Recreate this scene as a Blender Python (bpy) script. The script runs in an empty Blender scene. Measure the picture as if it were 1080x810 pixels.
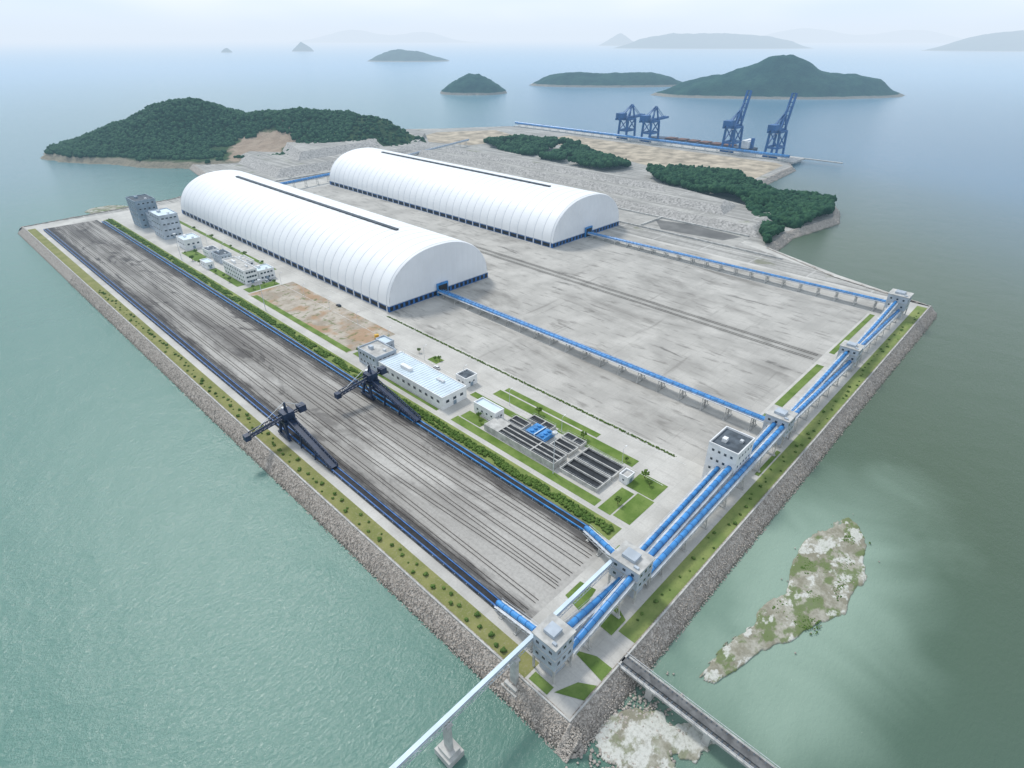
import bpy, bmesh, math, random
import numpy as np
from mathutils import Vector, noise
random.seed(7); rng=np.random.default_rng(7)
scene=bpy.context.scene; COL=scene.collection
C46,S46=math.cos(math.radians(46)),math.sin(math.radians(46))
HAZE=(.76,.86,.98)
# ------------------------------------------------------------------ materials
def painted_haze_group():
    g=bpy.data.node_groups.new('painted_haze','ShaderNodeTree')  # haze painted into every surface: pale emission mixed in by distance from site
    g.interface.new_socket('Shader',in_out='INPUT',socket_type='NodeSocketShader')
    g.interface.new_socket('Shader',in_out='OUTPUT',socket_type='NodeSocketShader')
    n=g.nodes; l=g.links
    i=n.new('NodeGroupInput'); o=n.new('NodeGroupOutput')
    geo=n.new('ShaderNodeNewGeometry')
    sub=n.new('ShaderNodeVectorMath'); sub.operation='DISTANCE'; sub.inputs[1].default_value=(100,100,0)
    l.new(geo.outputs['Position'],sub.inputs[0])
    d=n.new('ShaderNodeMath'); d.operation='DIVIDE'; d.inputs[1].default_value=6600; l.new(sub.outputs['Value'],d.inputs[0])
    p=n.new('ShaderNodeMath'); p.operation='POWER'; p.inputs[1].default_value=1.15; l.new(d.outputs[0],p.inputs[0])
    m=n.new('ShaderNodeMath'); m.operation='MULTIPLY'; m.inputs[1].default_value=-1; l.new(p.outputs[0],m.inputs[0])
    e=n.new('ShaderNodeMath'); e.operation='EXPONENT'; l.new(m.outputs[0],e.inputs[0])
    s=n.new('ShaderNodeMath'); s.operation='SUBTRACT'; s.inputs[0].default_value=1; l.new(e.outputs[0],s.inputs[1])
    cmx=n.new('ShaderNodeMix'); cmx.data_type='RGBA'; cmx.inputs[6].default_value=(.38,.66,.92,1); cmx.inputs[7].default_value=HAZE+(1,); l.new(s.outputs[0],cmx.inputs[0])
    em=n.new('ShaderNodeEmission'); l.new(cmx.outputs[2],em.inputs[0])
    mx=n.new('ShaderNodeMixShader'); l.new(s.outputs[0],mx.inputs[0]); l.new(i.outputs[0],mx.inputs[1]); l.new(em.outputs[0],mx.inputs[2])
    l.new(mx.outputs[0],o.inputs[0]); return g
HG=painted_haze_group()
class M:
    def __init__(s,name,rough=.85,spec=.3,metal=0):
        s.m=bpy.data.materials.new(name); s.m.use_nodes=True; s.t=s.m.node_tree; s.t.nodes.clear()
        s.b=s.t.nodes.new('ShaderNodeBsdfPrincipled'); s.b.inputs['Roughness'].default_value=rough
        s.b.inputs['Specular IOR Level'].default_value=spec; s.b.inputs['Metallic'].default_value=metal
        s.geo=s.t.nodes.new('ShaderNodeNewGeometry')
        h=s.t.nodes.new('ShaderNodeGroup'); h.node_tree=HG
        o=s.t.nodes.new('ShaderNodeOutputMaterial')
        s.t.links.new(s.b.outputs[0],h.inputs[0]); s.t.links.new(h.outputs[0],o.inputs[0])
        s.m.cycles.emission_sampling='NONE'
        s._sep=None
    def put(s,sock,v):
        if isinstance(v,(int,float)):
            if sock.type=='RGBA' : sock.default_value=(v,v,v,1)
            elif sock.type=='VECTOR': sock.default_value=(v,v,v)
            else: sock.default_value=v
        elif isinstance(v,tuple):
            sock.default_value=(v+(1,)) if (sock.type=='RGBA' and len(v)==3) else v
        else: s.t.links.new(v,sock)
    def vec(s,sx,sy,sz):
        n=s.t.nodes.new('ShaderNodeVectorMath'); n.operation='MULTIPLY'
        s.t.links.new(s.geo.outputs['Position'],n.inputs[0]); n.inputs[1].default_value=(sx,sy,sz); return n.outputs[0]
    def xyz(s,i):
        if s._sep is None:
            s._sep=s.t.nodes.new('ShaderNodeSeparateXYZ'); s.t.links.new(s.geo.outputs['Position'],s._sep.inputs[0])
        return s._sep.outputs[i]
    def math(s,op,a,b=0,clamp=False):
        n=s.t.nodes.new('ShaderNodeMath'); n.operation=op; n.use_clamp=clamp; s.put(n.inputs[0],a); s.put(n.inputs[1],b); return n.outputs[0]
    def noise(s,scale,vec=None,detail=4,rough=.55,dist=0):
        n=s.t.nodes.new('ShaderNodeTexNoise'); n.inputs['Scale'].default_value=scale; n.inputs['Detail'].default_value=min(detail,5)
        n.inputs['Roughness'].default_value=rough; n.inputs['Distortion'].default_value=dist
        s.t.links.new(vec if vec is not None else s.geo.outputs['Position'],n.inputs['Vector']); return n.outputs['Fac']
    def voro(s,scale,vec=None,feature='F1',out='Distance'):
        n=s.t.nodes.new('ShaderNodeTexVoronoi'); n.feature=feature; n.inputs['Scale'].default_value=scale
        s.t.links.new(vec if vec is not None else s.geo.outputs['Position'],n.inputs['Vector']); return n.outputs[out]
    def mr(s,v,a,b,c=0,d=1,smooth=True):
        n=s.t.nodes.new('ShaderNodeMapRange'); n.interpolation_type='SMOOTHSTEP' if smooth else 'LINEAR'
        s.put(n.inputs['Value'],v)
        for k,x in zip(('From Min','From Max','To Min','To Max'),(a,b,c,d)): n.inputs[k].default_value=x
        return n.outputs[0]
    def mix(s,f,a,b,mode='MIX'):
        n=s.t.nodes.new('ShaderNodeMix'); n.data_type='RGBA'; n.blend_type=mode
        s.put(n.inputs[0],f); s.put(n.inputs[6],a); s.put(n.inputs[7],b); return n.outputs[2]
    def col(s,v): s.put(s.b.inputs['Base Color'],v); return s
    def bump(s,h,strength=.5,dist=1):
        n=s.t.nodes.new('ShaderNodeBump'); n.inputs['Strength'].default_value=strength; n.inputs['Distance'].default_value=dist
        s.t.links.new(h,n.inputs['Height']); s.t.links.new(n.outputs[0],s.b.inputs['Normal']); return s
    def dist(s,p):
        n=s.t.nodes.new('ShaderNodeVectorMath'); n.operation='DISTANCE'; n.inputs[1].default_value=p
        s.t.links.new(s.geo.outputs['Position'],n.inputs[0]); return n.outputs['Value']
def simple(name,c,rough=.6,spec=.4,var=.25,scale=.3,metal=0):
    m=M(name,rough,spec,metal); n=m.noise(scale,detail=4)
    d=tuple(x*(1-var) for x in c); u=tuple(min(1,x*(1+var*.6)) for x in c)
    m.col(m.mix(m.mr(n,.3,.7),d,u)); return m.m
def m_concrete(name,base,stain,stain_amt,slab=6.0,streak=(.05,.012),seed=0):
    m=M(name,.9,.2)
    a=m.noise(.05,detail=5); c=m.mix(m.mr(a,.3,.7),tuple(x*.82 for x in base),tuple(x*1.1 for x in base))
    f=m.noise(1.3,detail=3); c=m.mix(m.mr(f,.2,.8,0,.35),c,tuple(x*.65 for x in base))
    sv=m.vec(streak[0],streak[1],0); s=m.noise(1,sv,5,.65,.6)
    c=m.mix(m.mr(s,.5,.75,0,stain_amt),c,stain)
    s2=m.noise(3.1,m.vec(.08,.018,0),5,.6); c=m.mix(m.mr(s2,.54,.68,0,stain_amt*.8),c,stain)
    s3=m.noise(1,m.vec(.012,.16,0),4,.6); c=m.mix(m.mr(s3,.60,.70,0,stain_amt*.6),c,stain)
    s4=m.noise(.022,detail=4,rough=.6); c=m.mix(m.mr(s4,.55,.68,0,stain_amt*.45),c,tuple(x*1.25 for x in base))
    if stain_amt>.6:
        s5=m.noise(1,m.vec(.11,.016,5),5,.7,.4); c=m.mix(m.mr(s5,.59,.71,0,.7),c,tuple(x*.42 for x in stain))
    j=None
    for i in (0,1):
        fr=m.math('FRACT',m.math('DIVIDE',m.xyz(i),slab)); d=m.math('ABSOLUTE',m.math('SUBTRACT',fr,.5))
        k=m.mr(d,.475,.5); j=k if j is None else m.math('MAXIMUM',j,k)
    c=m.mix(m.math('MULTIPLY',j,.22),c,tuple(x*.4 for x in base))
    return m.col(c).m
CONC=m_concrete('pale_concrete',(.57,.55,.505),(.34,.32,.29),.35)
YARD=m_concrete('yard_concrete',(.48,.46,.42),(.22,.208,.188),.85,slab=8,streak=(.035,.010))
PLOT=m_concrete('plot_concrete',(.43,.415,.38),(.23,.22,.20),.85,slab=10,streak=(.03,.012))
ROAD=m_concrete('road_concrete',(.55,.53,.485),(.33,.31,.28),.3,5)
def m_coal():
    m=M('coal_dusted_ground',.9,.2)
    st=m.noise(1,m.vec(.9,.0035,0),5,.8); st2=m.noise(1,m.vec(.075,.0075,0),5,.65,.8)
    along=m.mr(m.xyz(1),110,420)
    c=m.mix(m.mr(st,.3,.7),(.28,.265,.24),(.43,.41,.375))
    dk=m.mr(st2,.44,.60)
    c=m.mix(m.math('MULTIPLY',dk,m.math('ADD',m.math('MULTIPLY',along,.5),.22)),c,(.085,.075,.072))
    c=m.mix(m.math('MULTIPLY',m.mr(st,.53,.64),m.math('ADD',m.math('MULTIPLY',along,.35),.25)),c,(.085,.075,.07))
    p=m.noise(.035,m.vec(1.2,.5,0),5,.7,1.0); c=m.mix(m.math('MULTIPLY',m.mr(p,.54,.60),m.math('ADD',m.math('MULTIPLY',along,.5),.35)),c,(.055,.05,.05))
    mid=m.mr(m.math('ABSOLUTE',m.math('SUBTRACT',m.xyz(0),39)),2,9,1,0); c=m.mix(m.math('MULTIPLY',mid,m.math('ADD',m.math('MULTIPLY',along,.35),.15)),c,(.09,.082,.075))
    lt=m.noise(1,m.vec(.05,.012,0),5,.65); c=m.mix(m.math('MULTIPLY',m.mr(lt,.46,.64),m.math('SUBTRACT',.9,m.math('MULTIPLY',along,.5))),c,(.52,.50,.46))
    near=m.mr(m.math('ADD',m.xyz(1),m.math('MULTIPLY',m.math('SUBTRACT',m.noise(.06,detail=5),.5),70)),45,115,.55,0); c=m.mix(near,c,(.53,.51,.47))
    nn=m.noise(.2,m.vec(1,.2,0),5,.7)
    ed=m.mr(m.math('ADD',m.math('ABSOLUTE',m.math('SUBTRACT',m.xyz(0),43)),m.math('MULTIPLY',m.math('SUBTRACT',nn,.5),12)),15.5,20,0,.88); c=m.mix(ed,c,(.05,.046,.045))
    f=m.noise(.8,detail=4); c=m.mix(m.mr(f,.35,.8,0,.3),c,(.16,.15,.14))
    return m.col(c).m
COAL=m_coal()
def m_grass(name,a,b,c3):
    m=M(name,.95,.1); n=m.noise(.12,detail=5); n2=m.noise(1.2,detail=4)
    c=m.mix(m.mr(n,.35,.65),a,b); c=m.mix(m.mr(n2,.5,.75,0,.6),c,c3); m.col(c); return m.m
GRASS=m_grass('lawn_grass',(.11,.18,.04),(.18,.25,.07),(.09,.14,.04))
VERGE=m_grass('verge_grass',(.17,.23,.07),(.25,.29,.10),(.15,.17,.07))
OLIVE=m_grass('dry_verge_grass',(.19,.205,.07),(.26,.255,.10),(.33,.30,.20))
def m_rubble(name,a,b,sc):
    m=M(name,.9,.2); v=m.voro(sc); vc=m.voro(sc,out='Color'); n=m.noise(.08,detail=4)
    bw=m.t.nodes.new('ShaderNodeRGBToBW'); m.t.links.new(vc,bw.inputs[0])
    c=m.mix(m.mr(bw.outputs[0],.2,.8),a,b); c=m.mix(m.mr(v,.45,.9,0,.6),c,tuple(x*.35 for x in a)); c=m.mix(m.mr(n,.4,.7,0,.4),c,tuple(x*.7 for x in b))
    wet=m.mr(m.xyz(2),-5.2,-3.8,1,0); c=m.mix(m.math('MULTIPLY',wet,.7),c,(.09,.085,.06))
    m.col(c); m.bump(v,.5,.5); return m.m
RUB=m_rubble('rubble_stone',(.31,.27,.23),(.51,.46,.405),1.7)
STONE=m_rubble('pitched_stone',(.36,.345,.32),(.48,.46,.43),.5)
ROCK=simple('rock',(.43,.385,.335),.9,.2,.4,.9)
def m_reclaim():
    m=M('reclaimed_ground',.95,.1)
    n=m.noise(.02,detail=5,rough=.65); c=m.mix(m.mr(n,.35,.65),(.33,.32,.295),(.47,.455,.42))
    st=m.noise(1,m.vec(.22,.010,0),5,.6); c=m.mix(m.mr(st,.45,.60,0,.7),c,(.23,.22,.205))
    for ax_,w_ in ((0,12.0),(1,46.0)):
        fr=m.math('FRACT',m.math('DIVIDE',m.math('ADD',m.xyz(ax_),m.math('MULTIPLY',n,4)),w_)); c=m.mix(m.mr(m.math('ABSOLUTE',m.math('SUBTRACT',fr,.5)),.5-.9/w_,.5,0,.75,False),c,(.56,.545,.51))
    f=m.noise(.3,detail=5,rough=.75); c=m.mix(m.mr(f,.48,.68,0,.5),c,(.20,.19,.17))
    g=m.noise(.035,m.vec(1,1,0),4); c=m.mix(m.mr(g,.60,.72,0,.6),c,(.17,.18,.10))
    m.col(c); return m.m
RECL=m_reclaim()
SAND=simple('brown_earth',(.44,.375,.285),.95,.1,.4,.05)
def m_dirt():
    m=M('bare_earth',.95,.1); n=m.noise(.07,detail=5,rough=.65); c=m.mix(m.mr(n,.35,.65),(.33,.28,.22),(.50,.45,.38))
    n2=m.noise(.05,m.vec(1.3,1,0),5); c=m.mix(m.mr(n2,.48,.62,0,.75),c,(.38,.24,.14)); n3=m.noise(.25,detail=5); c=m.mix(m.mr(n3,.54,.66,0,.75),c,(.14,.17,.07)); m.col(c); return m.m
DIRT=m_dirt()
def m_foliage(name,a,b,sc=.15):
    m=M(name,.9,.1); n=m.noise(sc,detail=4,rough=.7); c=m.mix(m.mr(n,.35,.65),a,b)
    n2=m.noise(.9,detail=3); c=m.mix(m.mr(n2,.45,.7,0,.5),c,tuple(x*.4 for x in a)); m.col(c); return m.m
FOL=m_foliage('tree_foliage',(.016,.058,.034),(.045,.112,.052))
FOL2=m_foliage('shrub_foliage',(.07,.13,.03),(.13,.20,.05),.4)
def m_hill(name,g1,g2,coast,bare=None,cc=(.34,.28,.20)):
    m=M(name,.95,.1); n=m.noise(.02,detail=5,rough=.7); c=m.mix(m.mr(n,.35,.65),g1,g2)
    k=m.math('ADD',m.xyz(2),m.math('MULTIPLY',m.math('SUBTRACT',m.noise(.03,detail=4),.5),coast*1.6))
    c=m.mix(m.mr(k,coast*.35,coast,1,0),c,cc)
    if bare:
        q=m.math('ADD',m.dist(bare[:3]),m.math('MULTIPLY',m.math('SUBTRACT',m.noise(.02,detail=5),.5),120)); c2=m.mix(m.noise(.06,detail=5),(.24,.17,.12),(.48,.39,.30)); c=m.mix(m.mr(q,bare[3]*.8,bare[3],1,0),c,c2)
    m.col(c); m.bump(m.noise(.08,detail=4,rough=.7),1,5); return m.m
HILLC=(365,1020)
HILL=m_hill('wooded_hill',(.02,.05,.025),(.05,.09,.035),3.6,(350,905,8,62),(.27,.24,.18))
ISL=m_hill('island_woodland',(.006,.050,.048),(.022,.080,.062),2.5,None,(.26,.24,.20))
def m_water():
    m=M('sea_water',.17,.5); m.b.inputs['IOR'].default_value=1.33
    warp=m.noise(.004,detail=3,rough=.5,dist=.6); w2=m.noise(.0012,detail=3,dist=.6)
    wv=m.math('MULTIPLY',m.math('SUBTRACT',warp,.5),240)
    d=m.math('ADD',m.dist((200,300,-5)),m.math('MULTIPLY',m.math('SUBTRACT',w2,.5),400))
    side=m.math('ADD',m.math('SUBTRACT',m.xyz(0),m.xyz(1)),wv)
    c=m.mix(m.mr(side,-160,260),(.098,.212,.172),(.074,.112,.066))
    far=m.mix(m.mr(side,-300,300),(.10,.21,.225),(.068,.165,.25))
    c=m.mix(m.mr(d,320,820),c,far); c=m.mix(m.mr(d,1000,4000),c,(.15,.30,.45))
    e=m.t.nodes.new('ShaderNodeVectorMath'); e.operation='MULTIPLY'; e.inputs[1].default_value=(.42,1,1); m.t.links.new(m.geo.outputs['Position'],e.inputs[0])
    dd=m.t.nodes.new('ShaderNodeVectorMath'); dd.operation='DISTANCE'; dd.inputs[1].default_value=(100*.42,-21,-5); m.t.links.new(e.outputs[0],dd.inputs[0])
    q=m.math('ADD',dd.outputs['Value'],m.math('MULTIPLY',m.math('SUBTRACT',m.noise(.02,detail=3,dist=.6),.5),40))
    c=m.mix(m.mr(q,10,48,.9,0),c,(.28,.38,.30))
    m.col(c)
    h=m.noise(.55,m.vec(1,1.6,1),4,.72,.2); h2=m.noise(.05,m.vec(1.3,1,1),2)
    h=m.math('ADD',m.math('MULTIPLY',h,.42),m.math('MULTIPLY',h2,.8)); m.bump(h,.62,1.0); return m.m
WATER=m_water()
def m_membrane():
    m=M('white_membrane',.5,.3); n=m.noise(.03,detail=3); m.col(m.mix(m.mr(n,.3,.7),(.83,.835,.835),(.88,.885,.88))); return m.m
MEMB=m_membrane()
SEAM=simple('grey_seam_tape',(.58,.61,.64),.6,.3,.1,.1)
MEMB2=simple('white_panel_cladding',(.76,.775,.79),.5,.4,.05,.05)
BLUE=simple('blue_steel_cladding',(.05,.25,.57),.35,.5,.3,.25)
BLUE2=simple('blue_steel_paint',(.03,.13,.36),.5,.4,.3,.3)
CRANEB=simple('crane_blue_paint',(.022,.11,.30),.5,.4,.2,.1)
NAVY=simple('navy_steel_paint',(.018,.036,.080),.5,.4,.4,.4)
LBLUE=simple('pale_blue_roofing',(.60,.71,.78),.5,.4,.12,.1)
WHITE=simple('white_wall_paint',(.78,.78,.77),.8,.3,.10,.25)
GREYW=simple('grey_wall_cladding',(.44,.49,.54),.6,.4,.18,.2)
DARKW=simple('blue_grey_cladding',(.25,.32,.38),.6,.4,.2,.2)
STEEL=simple('galvanised_steel',(.60,.62,.63),.5,.5,.2,.5)
CONCW=simple('weathered_concrete',(.50,.49,.46),.9,.2,.25,.3)
DARK=simple('dark_opening',(.025,.028,.032),.6,.3,.3,.5)
GLASS=simple('dark_window_glass',(.03,.05,.07),.15,.6,.3,.5)
BELT=simple('black_belt_rubber',(.03,.03,.032),.8,.3,.3,.5)
POND=simple('dark_pond_water',(.030,.033,.036),.2,.3,.3,.2)
RED=simple('red_oxide_steel',(.17,.085,.065),.7,.3,.3,.1)
YEL=simple('yellow_paint',(.65,.38,.03),.5,.4,.15,.5)
CARW=simple('white_car_paint',(.75,.76,.77),.3,.5,.05,.5)
TYRE=simple('tyre_rubber',(.02,.02,.02),.8,.2,.1,.5)
ASPH=simple('asphalt',(.15,.15,.148),.9,.2,.4,.35)
ROOFD=simple('dark_roof_felt',(.10,.12,.14),.8,.2,.35,.3)
BARK=simple('bark',(.12,.08,.05),.9,.1,.3,.5)
TIE=simple('rusty_rail',(.13,.11,.095),.7,.3,.3,.5)
LINE=simple('road_paint',(.75,.75,.72),.8,.2,.2,.5)
# ------------------------------------------------------------------ mesh builder
class MB:
    def __init__(s): s.v=[];s.f=[];s.m=[]
    def add(s,vs,fs,m=0):
        o=len(s.v); s.v+=[tuple(v) for v in vs]; s.f+=[tuple(i+o for i in f) for f in fs]; s.m+=[m]*len(fs)
    def box(s,x0,x1,y0,y1,z0,z1,m=0):
        s.add([(x0,y0,z0),(x1,y0,z0),(x1,y1,z0),(x0,y1,z0),(x0,y0,z1),(x1,y0,z1),(x1,y1,z1),(x0,y1,z1)],
              [(0,3,2,1),(4,5,6,7),(0,1,5,4),(1,2,6,5),(2,3,7,6),(3,0,4,7)],m); return s
    def beam(s,a,b,w,h=None,m=0):
        a=Vector(a);b=Vector(b);h=h or w; d=(b-a).normalized()
        up=Vector((0,0,1)) if abs(d.z)<.95 else Vector((1,0,0))
        r=d.cross(up).normalized(); u=r.cross(d)
        vs=[p+r*(w/2*i)+u*(h/2*j) for p in (a,b) for i,j in ((-1,-1),(1,-1),(1,1),(-1,1))]
        s.add(vs,[(0,1,2,3),(7,6,5,4),(0,4,5,1),(1,5,6,2),(2,6,7,3),(3,7,4,0)],m); return s
    def cyl(s,a,b,r,n=12,m=0,r2=None):
        a=Vector(a);b=Vector(b);r2=r if r2 is None else r2; d=(b-a).normalized()
        up=Vector((0,0,1)) if abs(d.z)<.95 else Vector((1,0,0))
        x=d.cross(up).normalized(); y=x.cross(d); k=n
        ang=[2*math.pi*i/n for i in range(n)]
        vs=[a+(x*math.cos(t)+y*math.sin(t))*r for t in ang]+[b+(x*math.cos(t)+y*math.sin(t))*r2 for t in ang]
        fs=[(i,(i+1)%k,k+(i+1)%k,k+i) for i in range(k)]+[tuple(range(k))[::-1],tuple(range(k,2*k))]
        s.add(vs,fs,m); return s
    def obj(s,name,mats,parent=None,loc=(0,0,0),smooth=False):
        me=bpy.data.meshes.new(name); me.from_pydata(s.v,[],s.f)
        for mt in (mats if isinstance(mats,(list,tuple)) else [mats]): me.materials.append(mt)
        me.polygons.foreach_set('material_index',s.m)
        if smooth: me.polygons.foreach_set('use_smooth',[True]*len(s.f))
        me.update(); return mkobj(name,me,parent,loc)
def mkobj(name,data,parent=None,loc=(0,0,0)):
    o=bpy.data.objects.new(name,data); COL.objects.link(o); o.location=loc
    if parent is not None: o.parent=parent
    return o
def thing(o,label,cat,group=None):
    o['label']=label; o['category']=cat
    if group: o['group']=group
    return o
def root(name,loc,label,cat,group=None,rot=0):
    o=mkobj(name,None,None,loc); o.rotation_euler=(0,0,rot); o.empty_display_size=1; return thing(o,label,cat,group)
def struct(o): o['kind']='structure'; return o
def stuff(o,label=None,cat=None):
    o['kind']='stuff'
    if label: o['label']=label; o['category']=cat
    return o
def copy_tree(o,loc,rot=None,scale=None):
    n=o.copy(); COL.objects.link(n); n.location=loc
    if rot is not None: n.rotation_euler=(0,0,rot)
    if scale is not None: n.scale=(scale,)*3
    for c in list(o.children):
        k=c.copy(); COL.objects.link(k); k.parent=n
        for g in list(c.children):
            q=g.copy(); COL.objects.link(q); q.parent=k
    return n
def sheet(name,pts,z,mat):
    bm=bmesh.new(); f=bm.faces.new([bm.verts.new((x,y,z)) for x,y in pts])
    bm.normal_update()
    if f.normal.z<0: f.normal_flip()
    bmesh.ops.triangulate(bm,faces=bm.faces[:]); me=bpy.data.meshes.new(name); bm.to_mesh(me); bm.free(); me.materials.append(mat)
    return struct(mkobj(name,me))
def rect(name,x0,x1,y0,y1,z,mat): return sheet(name,[(x0,y0),(x1,y0),(x1,y1),(x0,y1)],z,mat)
def inpoly(x,y,p):
    c=False;j=len(p)-1
    for i in range(len(p)):
        if (p[i][1]>y)!=(p[j][1]>y) and x<(p[j][0]-p[i][0])*(y-p[i][1])/(p[j][1]-p[i][1])+p[i][0]: c=not c
        j=i
    return c
def ico(sub):
    bm=bmesh.new(); bmesh.ops.create_icosphere(bm,subdivisions=sub,radius=1); bm.verts.ensure_lookup_table()
    v=np.array([x.co[:] for x in bm.verts]); f=np.array([[q.index for q in p.verts] for p in bm.faces]); bm.free(); return v,f
ICO={1:ico(1),2:ico(2)}
def clumps(name,P,mat,sub=1,flat=.85,jit=.3,parent=None):
    v,f=ICO[sub]; P=np.array(P,float); n=len(P)
    V=v[None]*P[:,3][:,None,None]*(1+rng.uniform(-jit,jit,(n,len(v),1)))
    V[:,:,2]*=flat; a=rng.uniform(0,6.28,n); c,s=np.cos(a)[:,None],np.sin(a)[:,None]
    X=V[:,:,0]*c-V[:,:,1]*s; Y=V[:,:,0]*s+V[:,:,1]*c
    V=np.stack([X,Y,V[:,:,2]],-1)+P[:,None,:3]
    F=(f[None]+(np.arange(n)*len(v))[:,None,None]).reshape(-1,3)
    me=bpy.data.meshes.new(name); me.vertices.add(n*len(v)); me.vertices.foreach_set('co',V.reshape(-1))
    me.loops.add(F.size); me.loops.foreach_set('vertex_index',F.reshape(-1).astype(np.int32))
    me.polygons.add(len(F)); me.polygons.foreach_set('loop_start',np.arange(0,F.size,3,dtype=np.int32))
    me.update(calc_edges=True); me.validate(); me.materials.append(mat)
    return mkobj(name,me,parent)
# ------------------------------------------------------------------ world, sun, camera
w=bpy.data.worlds.new('World'); scene.world=w; w.use_nodes=True; nt=w.node_tree; nt.nodes.clear()
sky=nt.nodes.new('ShaderNodeTexSky'); sky.sky_type='NISHITA'; sky.sun_disc=False
sky.sun_elevation=math.radians(50); sky.sun_rotation=0; sky.air_density=1.3; sky.dust_density=1.5; sky.ozone_density=1.5
bg=nt.nodes.new('ShaderNodeBackground'); bg.inputs[1].default_value=.13; wo=nt.nodes.new('ShaderNodeOutputWorld')
hz_=nt.nodes.new('ShaderNodeBackground'); hz_.inputs[1].default_value=1.0
def wmr(a,b,c,d):
    n=nt.nodes.new('ShaderNodeMapRange'); n.interpolation_type='SMOOTHSTEP'
    for k,x in zip(('From Min','From Max','To Min','To Max'),(a,b,c,d)): n.inputs[k].default_value=x
    return n
tc=nt.nodes.new('ShaderNodeTexCoord'); sp=nt.nodes.new('ShaderNodeSeparateXYZ'); nt.links.new(tc.outputs['Generated'],sp.inputs[0])
mrn=wmr(.1,.7,1,.7); nt.links.new(sp.outputs[2],mrn.inputs['Value'])
nz=nt.nodes.new('ShaderNodeTexNoise'); nz.inputs['Scale'].default_value=2.2; nz.inputs['Detail'].default_value=3; mp=nt.nodes.new('ShaderNodeMapping'); mp.inputs['Scale'].default_value=(1,1,4); nt.links.new(tc.outputs['Generated'],mp.inputs[0]); nt.links.new(mp.outputs[0],nz.inputs['Vector'])
cm=nt.nodes.new('ShaderNodeMix'); cm.data_type='RGBA'; cm.inputs[6].default_value=(.74,.88,1.06,1); cm.inputs[7].default_value=(.93,1.0,1.08,1)
m2=wmr(.3,.7,0,1); nt.links.new(nz.outputs['Fac'],m2.inputs['Value']); nt.links.new(m2.outputs[0],cm.inputs[0])
hm=wmr(-.002,.045,0,1); nt.links.new(sp.outputs[2],hm.inputs['Value'])
cm2=nt.nodes.new('ShaderNodeMix'); cm2.data_type='RGBA'; cm2.inputs[6].default_value=HAZE+(1,); nt.links.new(hm.outputs[0],cm2.inputs[0]); nt.links.new(cm.outputs[2],cm2.inputs[7]); nt.links.new(cm2.outputs[2],hz_.inputs[0])
mxs=nt.nodes.new('ShaderNodeMixShader'); nt.links.new(mrn.outputs[0],mxs.inputs[0]); nt.links.new(sky.outputs[0],bg.inputs[0]); nt.links.new(bg.outputs[0],mxs.inputs[1]); nt.links.new(hz_.outputs[0],mxs.inputs[2]); nt.links.new(mxs.outputs[0],wo.inputs[0])
sl=bpy.data.lights.new('sun','SUN'); sl.energy=2.25; sl.angle=math.radians(11); sl.color=(1,.98,.94)
so=mkobj('sun',sl); so.rotation_euler=Vector((0.12,.62,.76)).to_track_quat('Z','Y').to_euler()
cd=bpy.data.cameras.new('camera'); cd.sensor_width=36; cd.lens=20.4; cd.clip_end=300000; cd.clip_start=1
co=mkobj('camera',cd); co.location=(-67.5,-43.2,160)
p=math.radians(31); co.rotation_euler=Vector((S46*math.cos(p),C46*math.cos(p),-math.sin(p))).to_track_quat('-Z','Y').to_euler()
scene.camera=co; scene.view_settings.view_transform='Standard'; scene.view_settings.look='None'; scene.view_settings.exposure=0
# ------------------------------------------------------------------ sea
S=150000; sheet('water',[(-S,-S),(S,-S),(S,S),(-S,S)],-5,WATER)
# ------------------------------------------------------------------ platform
sheet('ground',[(6,6),(398,6),(398,678),(6,688)],0,CONC)
def revet(name,path,w=7.5,top=.4,bot=-7,mat=RUB,cell=1.3,rough=.35):
    pts=[]
    for a,b in zip(path[:-1],path[1:]):
        L=math.dist(a,b); n=max(1,int(L/cell))
        for i in range(n): pts.append((a[0]+(b[0]-a[0])*i/n,a[1]+(b[1]-a[1])*i/n))
    pts.append(path[-1]); N=len(pts); K=8; V=[]
    for i,(x,y) in enumerate(pts):
        a=pts[max(0,i-4)]; b=pts[min(N-1,i+4)]; dx,dy=b[0]-a[0],b[1]-a[1]; l=math.hypot(dx,dy) or 1; nx,ny=dy/l,-dx/l
        for k in range(K+1):
            t=k/K; q=-1.2+t*(w+1.2); X,Y=x+nx*q,y+ny*q
            z=(top if k<=1 else top+(bot-top)*(t-1/K)/(1-1/K))
            j=noise.noise(Vector((X*.55,Y*.55,3)))*rough if k>0 else 0
            V.append((X+j*.5,Y-j*.5,z+j))
    F=[(i*(K+1)+k,(i+1)*(K+1)+k,(i+1)*(K+1)+k+1,i*(K+1)+k+1) for i in range(N-1) for k in range(K)]
    me=bpy.data.meshes.new(name); me.from_pydata(V,[],F); me.materials.append(mat); me.update(); bm=bmesh.new(); bm.from_mesh(me); bmesh.ops.recalc_face_normals(bm,faces=bm.faces)
    if sum(f.normal.z for f in bm.faces)<0: bmesh.ops.reverse_faces(bm,faces=bm.faces)
    bm.to_mesh(me); bm.free(); return struct(mkobj(name,me))
revet('revetment_slope',[(6,690),(6,6),(399,6),(403,22)])
R=[]
for i in range(12000):
    rr=random.uniform(.12,.34)
    if random.random()<.55: y=random.random()**1.7*500; t=random.random(); R.append((6.2-t*6.4,y+2,.4-t*5.6,rr))
    else: x=6+random.random()**1.3*390; t=random.random(); R.append((x,6.2-t*6.4,.4-t*5.6,rr))
for i in range(700):
    t=random.random(); a=random.uniform(math.pi,1.5*math.pi); R.append((6+math.cos(a)*t*6,6+math.sin(a)*t*6,.3-t*5.4,random.uniform(.2,.45)))
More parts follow.
